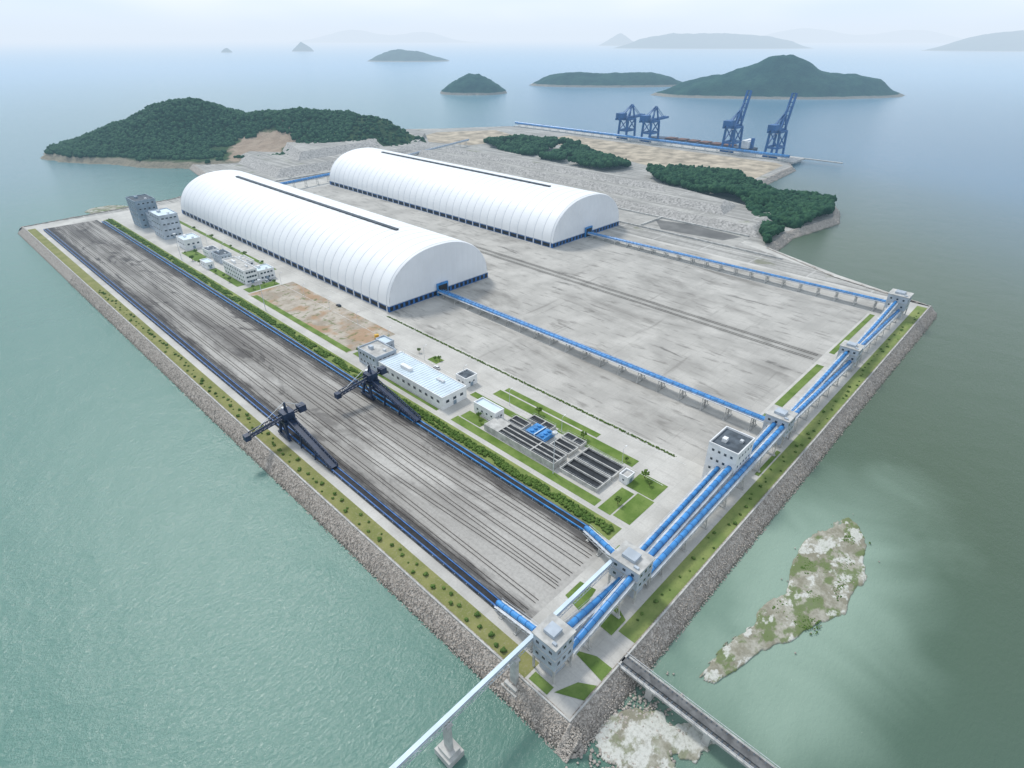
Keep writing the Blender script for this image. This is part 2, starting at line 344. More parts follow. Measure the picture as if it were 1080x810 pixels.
stuff(clumps('loose_boulders',R,ROCK,1,.7,.35),'pale rubble stones lying on the sea slope','rocks')
for b in ((6.2,6.7,6.7,686),(6.2,398,6.2,6.7)): struct(MB().box(b[0],b[1],b[2],b[3],0,.9).obj('crest_wall',CONCW))
rect('verge_grass',7.2,13.8,24,676,.02,OLIVE); rect('verge_grass',39,394,7.2,13.4,.02,VERGE)
rect('coal_yard_ground',21.6,64.2,36,668,.02,COAL)
rect('hedge_strip_ground',68.2,76.5,38,662,.02,VERGE)
rect('service_road',77.5,79,50,600,.02,ROAD)
rect('stockyard_ground',131.5,171.5,34,266,.02,YARD); rect('stockyard_ground',181.5,262,34,266,.02,YARD)
rect('stockyard_ground',262,274,34,640,.02,PLOT); rect('stockyard_ground',274,360,34,278,.02,YARD)
rect('stockyard_ground',226,262,266,640,.02,YARD); rect('stockyard_ground',274,313,278,640,.02,YARD)
rect('stockyard_ground',371,394,34,278,.02,YARD)
rect('earth_ground',82,117,236,366,.03,DIRT)
LAWN=[(79.2,83.9,53,140),(109.8,115.5,56,142),(84.6,91,125,139),(107.4,109.6,60,97),(79.2,96,45.5,51.5),(98,109.6,38,51),(80,97.5,37,44.8),(62,69,22,34),(84,93,226.5,233),(110,116,188,196),
      (84,108,368,378),(83,89,385.5,438),(84,95,466,498),(106.5,110,440,498),(118,121.5,400,640),(79.4,81.2,151,205),(101,105,112,150),(82.2,86,237,360),(116.5,120,80,140),(142,165,14,15.8),(186,260,28.5,32.5),(279,356,29.5,32.5)]
for i,(x0,x1,y0,y1) in enumerate(LAWN): rect('lawn_ground',x0,x1,y0,y1,.04+.002*i,GRASS)
for pts in ([(22,7.2),(27.4,7.2),(27.4,13),(24,20)],[(36.2,14),(44,14),(48,22),(37,25)],[(14,7.4),(20,7.4),(17,12),(10,15)],[(36.2,26),(47,28),(46,34),(38,34)],[(8,16),(11,16),(11,23),(8,23)]):
    sheet('lawn_ground',pts,.09,GRASS)
rect('access_road',29,34.5,6.5,30,.05,ROAD)
for x in (108.6,127.2): rect('road_marking',x,x+.2,40,600,.1,LINE)
def track(pts,w=1.5,wb=2.8,mat=None,zb=.05):
    x0,y0=pts[0]; r=root('railway_track',(x0,y0,.03),'rusty rails running along the coal-stained yard','railway track','rail tracks in the yard')
    P=[(x-x0,y-y0) for x,y in pts]; bal=MB(); rl=(MB(),MB())
    for (a,b),(c,d) in zip(P[:-1],P[1:]):
        l=math.hypot(c-a,d-b); nx,ny=(d-b)/l,-(c-a)/l; q=wb/2
        bal.add([(a-nx*q,b-ny*q,zb),(a+nx*q,b+ny*q,zb),(c+nx*q,d+ny*q,zb),(c-nx*q,d-ny*q,zb)],[(0,1,2,3)])
        for s,k in ((-1,0),(1,1)): rl[k].beam((a+nx*s*w/2,b+ny*s*w/2,.22),(c+nx*s*w/2,d+ny*s*w/2,.22),.12,.2)
    if mat: bal.obj('ballast',mat,r)
    rl[0].obj('rail',TIE,r); rl[1].obj('rail',TIE,r)
def curve(x0,y0,x1,y1,n=14): return [(x0+(x1-x0)*(t*t*(3-2*t)),y0+(y1-y0)*t) for t in [i/n for i in range(n+1)]]
for x in (24.5,29.5,41,60.5): track([(x,39),(x,664)])
track(curve(38.5,38,34.5,150)+[(34.5,664)]); track(curve(46,38,45.5,120)+[(45.5,664)]); track(curve(52,38,50,140)+[(50,664)]); track(curve(57,38,55,170)+[(55,664)])
for x in (264.5,271): track([(x,36),(x,640)],1.6,2.6,PLOT)
# ------------------------------------------------------------------ reclaimed land beyond
land=[(398,20),(413,74),(446,141),(506,148),(590,134),(640,150),(664,226),(700,262),(832,272),(862,290),(862,860),(800,900),(746,930),(640,1020),(420,1020),(300,960),(246,900),(230,800),(215,730),(150,705),(6,690),(6,678),(398,678)]
sheet('reclaimed_ground',land,-.05,RECL)
revet('revetment_slope',[(399,14),(413,74),(446,141),(506,148),(590,134),(640,150),(664,226),(700,262),(832,272),(862,290)],w=9,cell=3,rough=1)
revet('revetment_slope',[(300,960),(246,900),(230,800),(215,730),(150,705),(6,691),(4,688)],w=9,cell=3,rough=1)
def slab(name,pts,z0,z1,off,mat):
    cx=sum(p[0] for p in pts)/len(pts); cy=sum(p[1] for p in pts)/len(pts); n=len(pts)
    o=[(x+off*(1 if x>cx else -1),y+off*(1 if y>cy else -1)) for x,y in pts]
    me=bpy.data.meshes.new(name); me.from_pydata([(x,y,z1) for x,y in pts]+[(x,y,z0) for x,y in o],[],[tuple(range(n))]+[(i,n+i,n+(i+1)%n,(i+1)%n) for i in range(n)])
    me.materials.append(mat); me.materials.append(STONE)
    for i,pl in enumerate(me.polygons): pl.material_index=0 if i==0 else 1
    bm=bmesh.new(); bm.from_mesh(me); bmesh.ops.recalc_face_normals(bm,faces=bm.faces); bm.to_mesh(me); bm.free()
    return struct(mkobj(name,me))
slab('raised_ground',[(482,172),(545,180),(575,300),(585,700),(520,740),(482,720)],-.1,6,12,RECL)
slab('raised_ground',[(509,220),(536,228),(556,330),(562,660),(509,700)],5.9,12,10,RECL)
slab('raised_ground',[(530,300),(540,330),(545,630),(530,660)],11.9,17,9,RECL)
slab('raised_ground',[(300,740),(470,745),(560,780),(640,860),(600,960),(400,960),(320,890)],-.1,8,16,RECL)
slab('raised_ground',[(360,790),(470,800),(560,850),(540,930),(400,930)],7.9,17,16,RECL)
def wall(x0,x1,y0,y1,z,h=1.2): struct(MB().box(x0,x1,y0,y1,z-.1,z+h).obj('bund_wall',CONCW))
for x0,x1,y0,y1 in ((466,468,168,700),(424,425.5,120,700),(425.5,466,260,261.5),(425.5,466,380,381.5),(425.5,466,520,521.5),(230,420,706,709),(300,302,715,722)): wall(x0,x1,y0,y1,0,1.4)
rect('stockyard_ground',426,465,165,700,.01,PLOT)
sheet('wet_ground',[(440,180),(462,172),(466,230),(458,262),(432,240)],.03,simple('wet_earth',(.15,.145,.135),.6,.3,.3,.05))
sheet('access_road',[(399,24),(404,24),(419,74),(452,150),(452,165),(444,165),(413,76)],.06,CONC)
sheet('earth_ground',[(668,270),(832,285),(845,300),(845,690),(760,700),(735,560),(690,400)],.05,SAND)
sheet('earth_ground',[(640,740),(760,720),(800,840),(700,900),(600,860)],.06,SAND)
# ------------------------------------------------------------------ woods
wood=[]
def fill(poly,n,r0,r1,zf,thr=-.4):
    xs=[q[0] for q in poly]; ys=[q[1] for q in poly]; k=0
    while k<n:
        x=random.uniform(min(xs),max(xs)); y=random.uniform(min(ys),max(ys))
        if inpoly(x,y,poly) and noise.noise(Vector((x*.03,y*.03,7)))>thr:
            r=random.uniform(r0,r1)*(1+.5*noise.noise(Vector((x*.05,y*.05,9)))); wood.append((x,y,zf(x,y)+r*.4*random.uniform(.6,1.6),r)); k+=1
hz=lambda x,y: max(0,5+13*noise.noise(Vector((x*.015,y*.015,1))))
fill([(452,146),(506,152),(590,139),(638,154),(660,228),(684,290),(668,350),(648,388),(626,380),(606,340),(598,300),(572,232),(510,176)],4000,1.6,4.4,hz)
fill([(616,440),(655,430),(690,450),(715,560),(720,690),(690,756),(650,700),(628,560)],2600,1.6,4.4,hz,-.33)
fill([(675,300),(700,285),(745,310),(715,400),(690,390)],220,1.5,3.5,lambda x,y:0)
stuff(clumps('woodland',wood,FOL,2,.9,.4),'dense dark green woodland along the reclaimed shore','trees')
# ------------------------------------------------------------------ hills and islands
def mound(name,cx,cy,hl,hd,bumps,mat,nu=90,nv=50,axis=(C46,-S46),seed=0,nz=.25,base=-6,shore=2.5,amp=.15):
    ax=Vector((axis[0],axis[1])); pr=Vector((-ax.y,ax.x)); V=[]
    def H(u,v):
        n=noise.fractal(Vector((u*2.3+seed,v*2.3+seed*2,seed*.37)),1,2,5)
        n2=noise.fractal(Vector((u*9+seed,v*9*hd/hl+seed,2)),1,2,4)
        e=1-(u*u+v*v)+n*nz
        h=sum(b[2]*math.exp(-((u-b[0])/b[3])**2-((v-b[1])/b[4])**2) for b in bumps)
        m=max(0,min(1,e*2.2)); m=m*m*(3-2*m)
        return base+(shore-base)*min(1,max(0,e*9))+h*m*(1+amp*n+amp*.5*n2) if e>0 else base
    for j in range(nv+1):
        for i in range(nu+1):
            u=-1.25+2.5*i/nu; v=-1.25+2.5*j/nv; q=ax*(u*hl)+pr*(v*hd); V.append((q.x,q.y,H(u,v)))
    F=[(j*(nu+1)+i,j*(nu+1)+i+1,(j+1)*(nu+1)+i+1,(j+1)*(nu+1)+i) for j in range(nv) for i in range(nu)]
    me=bpy.data.meshes.new(name); me.from_pydata(V,[],F); me.materials.append(mat); me.polygons.foreach_set('use_smooth',[True]*len(F)); me.update()
    if me.polygons[0].normal.z<0: me.flip_normals()
    o=struct(mkobj(name,me,None,(cx,cy,0))); return o,H,ax,pr
hl,hd=305,165
o,Hf,ax,pr=mound('wooded_hill',HILLC[0],HILLC[1],hl,hd,[(-.27,.1,58,.26,.6),(-.62,0,24,.25,.5),(.46,.2,46,.34,.6),(.08,.15,18,.3,.5),(.85,.1,14,.2,.4)],HILL,nu=150,nv=80,seed=3.3,nz=.2)
P=[]
while len(P)<10500:
    u=random.uniform(-1.1,1.1); v=random.uniform(-1.1,.7); h=Hf(u,v)
    if h>3.4+3*noise.noise(Vector((u*8,v*8,0))):
        q=ax*(u*hl)+pr*(v*hd); X,Y=HILLC[0]+q.x,HILLC[1]+q.y
        if math.dist((X,Y),(350,905))<56+35*noise.noise(Vector((X*.03,Y*.03,2))): continue
        if u>.66 and random.random()<.8: continue
        r=random.uniform(1.6,4.2); P.append((X,Y,h+r*.3,r))
stuff(clumps('hillside_woodland',P,FOL,1,.9,.35),'dense green woodland covering a low coastal hill','trees')
def pol(lat,fw): return (-67.5+lat*C46+fw*S46,-43.2-lat*S46+fw*C46)
def isle(lat,fw,hl,hd,bumps,seed,mat=ISL,nz=.12): x,y=pol(lat,fw); return mound('island_hill',x,y,hl,hd,bumps,mat,seed=seed,nz=nz)
isle(-128,2160,112,90,[(0,0,48,.75,.8)],1.1)
isle(-775,4950,310,160,[(-.1,0,66,.75,.8)],2.2)
isle(375,2500,305,100,[(-.5,0,34,.5,.7),(.35,0,36,.55,.7)],4.1)
isle(860,2080,400,150,[(.0,0,62,.28,.8),(-.5,0,38,.4,.7),(.55,0,46,.4,.7),(-.1,0,30,.5,.7)],5.7)
isle(3000,10000,1500,600,[(-.5,0,160,.4,.7),(0,0,110,.35,.6),(.5,0,125,.4,.7)],6.3)
isle(2000,12500,400,330,[(0,0,175,.6,.7)],7.9)
isle(6600,8400,1450,600,[(-.5,0,120,.35,.7),(.1,0,230,.45,.7),(.7,0,270,.4,.7)],8.4)
isle(-2500,8000,130,100,[(0,0,82,.7,.7)],9.2)
isle(-3200,7500,62,45,[(0,0,36,.7,.7)],10.2)
isle(-3400,18000,2600,800,[(-.3,0,260,.4,.7),(.4,0,210,.3,.7)],11.2)
isle(9500,17500,4000,900,[(-.5,0,330,.3,.7),(.2,0,280,.3,.7)],12.7)
def m_mud(name,pale):
    m=M(name,.95,.1); a=m.noise(.12,detail=5,rough=.7); c=m.mix(m.mr(a,.4,.6),(.25,.235,.175),(.40,.385,.32)); g=m.noise(.10,m.vec(1,1.4,0),5,.6); c=m.mix(m.mr(g,.49,.57,0,.85-.5*pale),c,(.13,.18,.06)); l=m.noise(.13,m.vec(1,1.3,3),5,.65); c=m.mix(m.mr(l,.53-.1*pale,.60-.08*pale,0,.85),c,(.60,.60,.55))
    f_=m.noise(1.1,detail=4,rough=.7); c=m.mix(m.mr(f_,.45,.65,0,.35),c,(.18,.17,.13))
    c=m.mix(m.mr(m.xyz(2),-5.0,-4.72,1,0),c,(.22,.25,.19)); m.col(c); m.bump(m.noise(.8,detail=4),.3,.25); return m.m
MUD=m_mud('mud_bank',0); MUDP=m_mud('pale_sand_bank',1)
def bank(cx,cy,hl,hd,axis,seed,nz=.5,h=.3,mat=MUD): mound('mud_bank',cx,cy,hl,hd,[(0,0,h,.9,.8)],mat,axis=axis,nu=120,nv=70,seed=seed,nz=nz,base=-5.7,shore=-4.62)
bank(117,-24.5,30,11.5,(.99,.06),21,.3); bank(90,-23,24,7.5,(.95,-.2),25,.4); bank(64,-16.5,20,4.0,(.97,-.2),27,.6)
bank(18,-9,13,9,(.9,-.5),31,.6,.3,MUDP); bank(27,-18,9,5,(.8,-.6),33,.6,.1,MUDP)
bank(88,728,22,20,(.7,-.7),41,.4,.5)
P=[]
for i in range(3600):
    x=random.gauss(110,20); y=-24+random.gauss(0,4.4)
    if noise.noise(Vector((x*.11,y*.18,5)))>.12 and 84<x<140 and -32<y<-17: P.append((x,y,-4.5,random.uniform(.12,.40)))
for i in range(200):
    t=random.random(); P.append((54+t*30+random.gauss(0,1.2),-15-t*6+random.gauss(0,.8),-4.6,random.uniform(.12,.35)))
stuff(clumps('mud_bank_scrub',P,FOL2,1,.5,.35),'low green scrub growing on the mud bank','plants')
R=[(random.gauss(17,8),random.gauss(-6,5),-4.7,random.uniform(.2,.6)) for i in range(700)]+[(random.gauss(112,14),-24+random.gauss(0,3.6),-4.6,random.uniform(.12,.32)) for i in range(400)]
stuff(clumps('shoal_rocks',R,ROCK,1,.6,.35),'scattered rocks on a shoal below the sea slope','rocks')
# ------------------------------------------------------------------ storage sheds
def shed(cx,y0,L,a,h,label):
    r=root('storage_shed',(cx,y0,0),label,'storage shed','white arched coal sheds'); zb=4.6; n=44
    def ring(s,off=0):
        out=[]
        for i in range(n+1):
            t=math.pi*i/n; c,si=math.cos(t),math.sin(t)
            out.append((-(a*s+off)*math.copysign(abs(c)**.88,c),zb+(h*s+off)*abs(si)**.98))
        return out
    ys=[(0,.984),(.5,.992),(1.2,.998),(2.2,1)]
    bays=36; bw=(L-4.4)/bays
    for b in range(bays):
        for k,q in ((.05,.4),(.25,.9),(.5,1),(.75,.9),(.95,.4),(1,0)): ys.append((2.2+bw*(b+k),1+.003*q))
    ys+=[(L-1.2,.998),(L-.5,.992),(L,.984)]
    V=[];F=[]
    for y,s in ys: V+=[(x,y,z) for x,z in ring(s)]
    k=n+1
    for j in range(len(ys)-1):
        for i in range(n): F.append((j*k+i,(j+1)*k+i,(j+1)*k+i+1,j*k+i+1))
    m=MB(); m.add(V,F); m.obj('roof',MEMB,r,smooth=True)
    m=MB()
    for b in range(bays+1):
        y=2.2+bw*b; A=ring(1,.12); m.add([(x,y-.2,z) for x,z in A]+[(x,y+.2,z) for x,z in A],[(i,n+1+i,n+2+i,i+1) for i in range(n)])
    m.obj('roof_seam',SEAM,r)
    for yy,nm in ((0,1),(L,-1)):
        m=MB(); g=ring(.984); cols=18; W=a*.984
        def top(x):
            for (x0,z0),(x1,z1) in zip(g[:-1],g[1:]):
                if x0<=x<=x1 or x1<=x<=x0: return z0+(z1-z0)*((x-x0)/((x1-x0) or 1))
            return zb
        N=108; vs=[];fs=[]
        for i in range(N+1):
            x=-W+2*W*i/N; ph=(i/N*cols)%1; d=-.16*math.sin(math.pi*ph)*nm
            vs+=[(x,yy+d,zb-.2),(x,yy+d,max(zb,top(x)))]
        for i in range(N): fs.append((2*i,2*i+2,2*i+3,2*i+1) if nm>0 else (2*i,2*i+1,2*i+3,2*i+2))
        m.add(vs,fs); m.obj('gable_wall',MEMB2,r)
        m=MB(); m.box(-a,a,min(yy,yy+nm),max(yy,yy+nm),0,zb-.5,0)
        for i in range(22):
            x=-a+2+i*(2*a-4)/21-1.2; m.box(x,x+2.4,yy-.06 if nm>0 else yy,yy if nm>0 else yy+.06,.6,3.4,1)
        m.box(-a-.3,a+.3,min(yy-.3*nm,yy+1.0*nm),max(yy-.3*nm,yy+1.0*nm),zb-.5,zb,2); m.obj('base_wall',[BLUE2,DARK,STEEL],r)
    for sx in (-1,1):
        m=MB(); x0=sx*(a-.6); m.box(min(x0,sx*a),max(x0,sx*a),1.2,L-1.2,0,zb-.5,0)
        for b in range(bays):
            y=2.2+bw*b; xa=sx*a; m.box(min(xa,xa+.06*sx),max(xa,xa+.06*sx),y+1.2,y+bw-1.2,.5,3.3,1); m.box(min(xa,xa+.5*sx),max(xa,xa+.5*sx),y-.35,y+.35,0,zb-.6,3)
        xa=sx*(a+.2); m.box(min(xa,xa-.9*sx),max(xa,xa-.9*sx),1.2,L-1.2,zb-.5,zb+.1,2); m.obj('base_wall',[BLUE2,DARK,STEEL,WHITE],r)
    m=MB(); m.box(-1.2,1.2,L*.13,L*.87,zb+h-.3,zb+h+.8,0); m.box(-1.6,1.6,L*.13-.5,L*.87+.5,zb+h+.8,zb+h+1.0,1); m.obj('ridge_vent',[DARK,ROOFD],r)
    m=MB(); m.box(-5,5,-1.6,-.5,0,9,0); m.box(-4,4,-1.7,-1.6,.5,7.6,1); m.obj('portal',[BLUE,DARK],r)
    return r
shed(180,266,366,46,32,'long white membrane arched coal shed beside the road')
shed(365,277,366,50,32.5,'long white membrane arched coal shed on the outer yard')
# ------------------------------------------------------------------ windows helper
def winmesh(w,h,ax):
    m=MB(); d=.06
    if ax=='x': m.box(-d,0,-w/2,w/2,-h/2,h/2,0); m.box(-d-.03,-d,-w/2+.12,w/2-.12,-h/2+.12,h/2-.12,1)
    else: m.box(-w/2,w/2,-d,0,-h/2,h/2,0); m.box(-w/2+.12,w/2-.12,-d-.03,-d,-h/2+.12,h/2-.12,1)
    me=bpy.data.meshes.new('window'); me.from_pydata(m.v,[],m.f); me.materials.append(STEEL); me.materials.append(GLASS); me.polygons.foreach_set('material_index',m.m); return me
WM={}
def windows(par,ax,plane,a0,a1,cols,zs,w,h):
    k=(w,h,ax)
    if k not in WM: WM[k]=winmesh(w,h,ax)
    for z in zs:
        for i in range(cols):
            t=a0+(a1-a0)*(i+.5)/cols; mkobj('window',WM[k],par,(plane,t,z) if ax=='x' else (t,plane,z))
def building(name,x0,x1,y0,y1,h,wall,roof,label,cat,floors=2,win=(1.6,1.4),cx=4,cy=4,parapet=.8,group=None):
    X,Y=x1-x0,y1-y0; r=root(name,(x0,y0,0),label,cat,group)
    MB().box(0,X,0,Y,0,h).obj('wall',wall,r)
    m=MB(); m.box(.4,X-.4,.4,Y-.4,h,h+.06,0)
    for b in ((-.1,X+.1,-.1,.35),(-.1,X+.1,Y-.35,Y+.1),(-.1,.35,.35,Y-.35),(X-.35,X+.1,.35,Y-.35)): m.box(*b,h,h+parapet,1)
    if X>8 and Y>8: m.box(X*.3,X*.45,Y*.6,Y*.75,h+.06,h+1.8,1); m.box(X*.6,X*.7,Y*.2,Y*.3,h+.06,h+1.1,2)
    m.obj('roof',[roof,wall,STEEL],r)
    fh=h/floors; zs=[fh*(i+.55) for i in range(floors)]
    windows(r,'x',0,1,Y-1,cy,zs,*win); windows(r,'y',0,1,X-1,cx,zs,*win)
    MB().box(X*.5-1,X*.5+1,-.14,-.1,.05,2.4).obj('door',DARKW,r)
    return r
building('plant_tower',86,104,600,626,25,DARKW,ROOFD,'tall blue-grey coal sampling tower with flat roof','industrial building',5,(2.2,1.6),4,5)
building('plant_tower',92,104,587,599,14,GREYW,ROOFD,'grey annex beside the coal sampling tower','industrial building',3,(1.6,1.4),3,3)
building('plant_tower',88,104,546,572,21,GREYW,LBLUE,'grey transfer building with long window bands','industrial building',4,(2.4,1.5),4,5)
building('workshop',90,104,502,520,8,WHITE,LBLUE,'small white workshop with pale roof','building',1,(2,1.6),3,4)
building('workshop',96,105,468,480,5,WHITE,ROOFD,'low white pump house on the lawn','building',1,(1.4,1.2),2,3)
building('office_building',90,100,385,423,10,WHITE,CONCW,'white three storey office block beside the lawn','building',3,(1.8,1.5),4,9)
building('office_building',100.5,113,385,398,7,WHITE,LBLUE,'white two storey office wing with pale roof','building',2,(1.8,1.5),4,3)
building('office_building',100.5,110,412,430,7,WHITE,CONCW,'white two storey canteen block','building',2,(1.8,1.5),3,4)
building('workshop',83,89,440,452,4.5,WHITE,LBLUE,'small white store near the offices','building',1,(1.2,1.2),2,3)
building('workshop',96,106,445,460,6,GREYW,ROOFD,'grey substation with flat roof','building',2,(1.2,1.2),3,3)
r=building('long_workshop',82,98,149,203,6.8,WHITE,LBLUE,'long white workshop with pale blue ribbed roof','building',1,(2.2,1.7),3,11,.4)
m=MB()
for i in range(26): m.box(.6,15.4,1.2+i*1.98,1.35+i*1.98,6.86,7.0)
m.obj('roof_rib',STEEL,r)
building('workshop',81.5,95,204,222,8.5,GREYW,CONCW,'grey flat roofed annex adjoining the long workshop','building',2,(1.8,1.5),4,5)
building('workshop',104,112,156,164,5,WHITE,ROOFD,'small white pump house by the road','building',1,(1.2,1.1),2,2)
building('workshop',92,98,122,137,5,WHITE,LBLUE,'small white treatment house beside the tanks','building',1,(1.3,1.2),2,4)
building('workshop',98.5,103.5,50.8,55,3.2,WHITE,CONCW,'tiny white kiosk beside the settling tanks','building',1,(1,1),1,1)
building('workshop',100,106,222,232,4,GREYW,LBLUE,'low grey site cabin at the edge of bare earth','building',1,(1.3,1.1),2,3)
building('control_building',124.5,139.5,18.6,31,18,WHITE,ROOFD,'white four storey control building with dark flat roof','building',4,(1.2,1.3),5,4,1)
# ------------------------------------------------------------------ settling tanks
def tank(x0,x1,y0,y1,label,div=(),h=1.8,fluid=POND,deck=0,low=.5):
    r=root('settling_tank',(x0,y0,0),label,'settling tank','concrete settling tanks'); X,Y=x1-x0,y1-y0; m=MB(); t=.45
    m.box(0,X,0,t,0,h);m.box(0,X,Y-t,Y,0,h);m.box(0,t,t,Y-t,0,h);m.box(X-t,X,t,Y-t,0,h)
    for d,v in div:
        if d=='x': m.box(v-.25,v+.25,t,Y-t,0,h-.02)
        else: m.box(t,X-t,v-.25,v+.25,0,h-.04)
    if deck: m.box(t,X-t,Y-deck,Y-t,h-.3,h+.02)
    m.obj('tank_wall',CONCW,r); MB().box(t,X-t,t,Y-t,.15,h-low).obj('tank_water',fluid,r)
    m=MB()
    for py in (.1,Y-.1): m.beam((.1,py,h+1.0),(X-.1,py,h+1.0),.05)
    for px in (.1,X-.1):
        m.beam((px,0,h+1.0),(px,Y,h+1.0),.05)
        for i in range(int(Y/3)+1): m.beam((px,min(Y,i*3),h),(px,min(Y,i*3),h+1.0),.05)
    m.obj('railing',STEEL,r)
tank(84.6,93.6,79,122,'long raised grey concrete settling tank with dark water',(('x',3.2),('x',6.0),('y',14)),3.4,POND,9)
for x0 in (86.0,96.4): tank(x0,x0+10,57,77,'large open concrete basin of dark water',(('x',5),),1.8,POND,0,.9)
tank(104.0,108.8,98,112,'small concrete mixing basin',(('y',6),)); tank(96,103,80,91,'small concrete mixing basin',(('x',3.5),)); tank(104.4,109,80,91,'small concrete mixing basin',(('y',5),)); tank(95.5,102.4,108,118,'square concrete basin with dark water',(('x',3),))
r=root('filter_unit',(95.5,94.5,0),'bright blue steel filter unit with pipes and tanks','filter equipment')
m=MB(); m.box(0,8,0,4.6,.4,2.6); m.box(0,8,6,11,.4,2.6); m.obj('filter_box',BLUE,r)
m=MB(); [m.cyl((1.5+i*2.5,yy,2.6),(1.5+i*2.5,yy,3.3),.9,12) for i in range(3) for yy in (2.2,8.2)]; m.obj('vessel',BLUE,r)
m=MB(); m.beam((0,5.3,3.0),(8,5.3,3.0),.4); m.beam((-.2,5.3,.4),(-.2,5.3,3.2),.4); m.obj('pipe',LBLUE,r)
# ------------------------------------------------------------------ conveyors
legX={}
def leg_mesh(h,ax,w=3.4):
    k=(round(h),ax,w)
    if k in legX: return legX[k],round(h)
    h=round(h); m=MB(); v=(lambda a,z:(a,0,z)) if ax=='y' else (lambda a,z:(0,a,z))
    for s in (-1,1): m.beam(v(s*w*.62,0),v(s*w*.42,h),.32)
    m.beam(v(-w*.5,h),v(w*.5,h),.32); m.beam(v(-w*.55,h*.5),v(w*.52,h*.5),.2); m.beam(v(-w*.6,0.2),v(w*.45,h*.95),.15)
    m.box(-w*.75 if ax=='y' else -.6,w*.75 if ax=='y' else .6,-.6 if ax=='y' else -w*.75,.6 if ax=='y' else w*.75,0,.4)
    me=bpy.data.meshes.new('support_leg'); me.from_pydata(m.v,[],m.f); me.materials.append(CONCW); legX[k]=me; return me,h
def tube(a,b,rad,label,step=14,cover=BLUE,group='blue tubular conveyor galleries'):
    a=Vector(a);b=Vector(b); r=root('conveyor_gallery',(a.x,a.y,0),label,'conveyor',group)
    d=b-a; A=Vector((0,0,a.z)); B=A+d; L=d.length; ax='x' if abs(d.x)>abs(d.y) else 'y'
    m=MB(); m.cyl(A,B,rad,16); n=int(L/3.5); u=d.normalized()
    for i in range(n+1):
        c=A+d*(i/n); m.cyl(c-u*.1,c+u*.1,rad+.08,16,1)
    m.obj('gallery_cover',[cover,BLUE2],r)
    s=Vector((0,1,0)) if ax=='x' else Vector((1,0,0)); m=MB()
    for sg in (-1,1):
        o=s*(sg*(rad+.5)); m.beam(A+o-Vector((0,0,rad*.6)),B+o-Vector((0,0,rad*.6)),.9,.12)
        o=s*(sg*(rad+.95)); m.beam(A+o+Vector((0,0,.5)),B+o+Vector((0,0,.5)),.08)
        if L<130:
            for i in range(int(L/3)):
                p0=A+o+d*(i*3/L); p1=A+o+d*(min(L,(i+1)*3)/L); m.beam(p0-Vector((0,0,rad*.6+1.1)),p1-Vector((0,0,rad*.6)),.13)
            m.beam(A+o-Vector((0,0,rad*.6+1.1)),B+o-Vector((0,0,rad*.6+1.1)),.16)
    m.beam(A-Vector((0,0,rad+.3)),B-Vector((0,0,rad+.3)),rad*1.6,.4); m.obj('walkway',STEEL,r)
    k=max(1,int(L/step))
    for i in range(k):
        t=(i+.5)/k; c=A+d*t; h=c.z-rad-.5
        if h<1.2: continue
        me,hh=leg_mesh(h,ax,rad*2+1.4); q=mkobj('support_leg',me,r,(c.x,c.y,0)); q.scale.z=h/hh
    return r
def tower(x0,x1,y0,y1,h,label,zb=5.5):
    X,Y=x1-x0,y1-y0; r=root('transfer_tower',(x0,y0,0),label,'transfer tower','conveyor transfer towers')
    for px in (.4,X-.4):
        for py in (.4,Y-.4): MB().box(px-.3,px+.3,py-.3,py+.3,0,zb).obj('column',CONCW,r)
    m=MB(); m.box(0,X,0,Y,zb,zb+.4,1); m.box(.15,X-.15,.15,Y-.15,zb+.4,h,0)
    z=zb+(h-zb)*.5; m.box(0,X,0,Y,z,z+.3,1); m.box(1.6,X-1.6,1.6,Y-1.6,0,zb,0)
    m.obj('wall',[GREYW,CONCW],r)
    m=MB(); m.box(-.25,X+.25,-.25,Y+.25,h,h+.4,0); m.box(X*.25,X*.7,Y*.3,Y*.75,h+.4,h+1.6,1); m.box(X*.1,X*.2,Y*.1,Y*.25,h+.4,h+1.0,1); m.obj('roof',[CONCW,GREYW],r)
    windows(r,'x',.13,.6,Y-.6,3,[zb+(h-zb)*.28,zb+(h-zb)*.76],1.4,1.4); windows(r,'y',.13,.6,X-.6,3,[zb+(h-zb)*.28,zb+(h-zb)*.76],1.4,1.4)
    m=MB()
    for i,(za,zc) in enumerate(((0,zb*.5),(zb*.5,zb),(zb,(h+zb)/2))):
        ya,yb=(1,Y*.8) if i%2==0 else (Y*.8,1); m.beam((X+.7,ya,za+.1),(X+.7,yb,zc),.9,.15)
    m.obj('staircase',STEEL,r); return r
tower(11.5,20,16.5,25,15.5,'grey conveyor transfer tower near the sea corner')
tower(51,60,15.5,26.5,14,'grey conveyor transfer tower over the coal belt')
tower(168,177.5,15,25.5,14,'grey conveyor transfer tower beside the stockyard')
tower(264,272.5,15,25,13,'grey conveyor transfer tower beside the stockyard')
tower(360,371,15,27,15,'grey conveyor transfer tower at the platform end')
B2='bright blue tubular conveyor gallery on concrete trestle legs'
tube((20,18.2,6.0),(51,18.2,10.4),.95,B2); tube((20,21.8,9.6),(51,21.8,6.4),.95,B2)
tube((60,17.2,5.6),(168,17.2,10.6),.95,B2); tube((60,20.8,5.0),(124.5,20.8,11.0),1.0,B2); tube((60,24.4,4.4),(124.5,25.2,8.4),.85,B2)
tube((139.5,21.6,5.5),(168,20.8,10.5),.95,B2)
tube((177.5,17.2,10.6),(264,17.8,5.6),.85,B2); tube((177.5,20.6,5.4),(264,20.8,10.2),.85,B2)
tube((272.5,17.6,10.2),(360,18.2,5.6),.8,B2); tube((272.5,20.8,5.4),(360,21.4,10.8),.8,B2)
B3='blue covered belt conveyor on short legs beside the yard'; G3='stockyard belt conveyors'
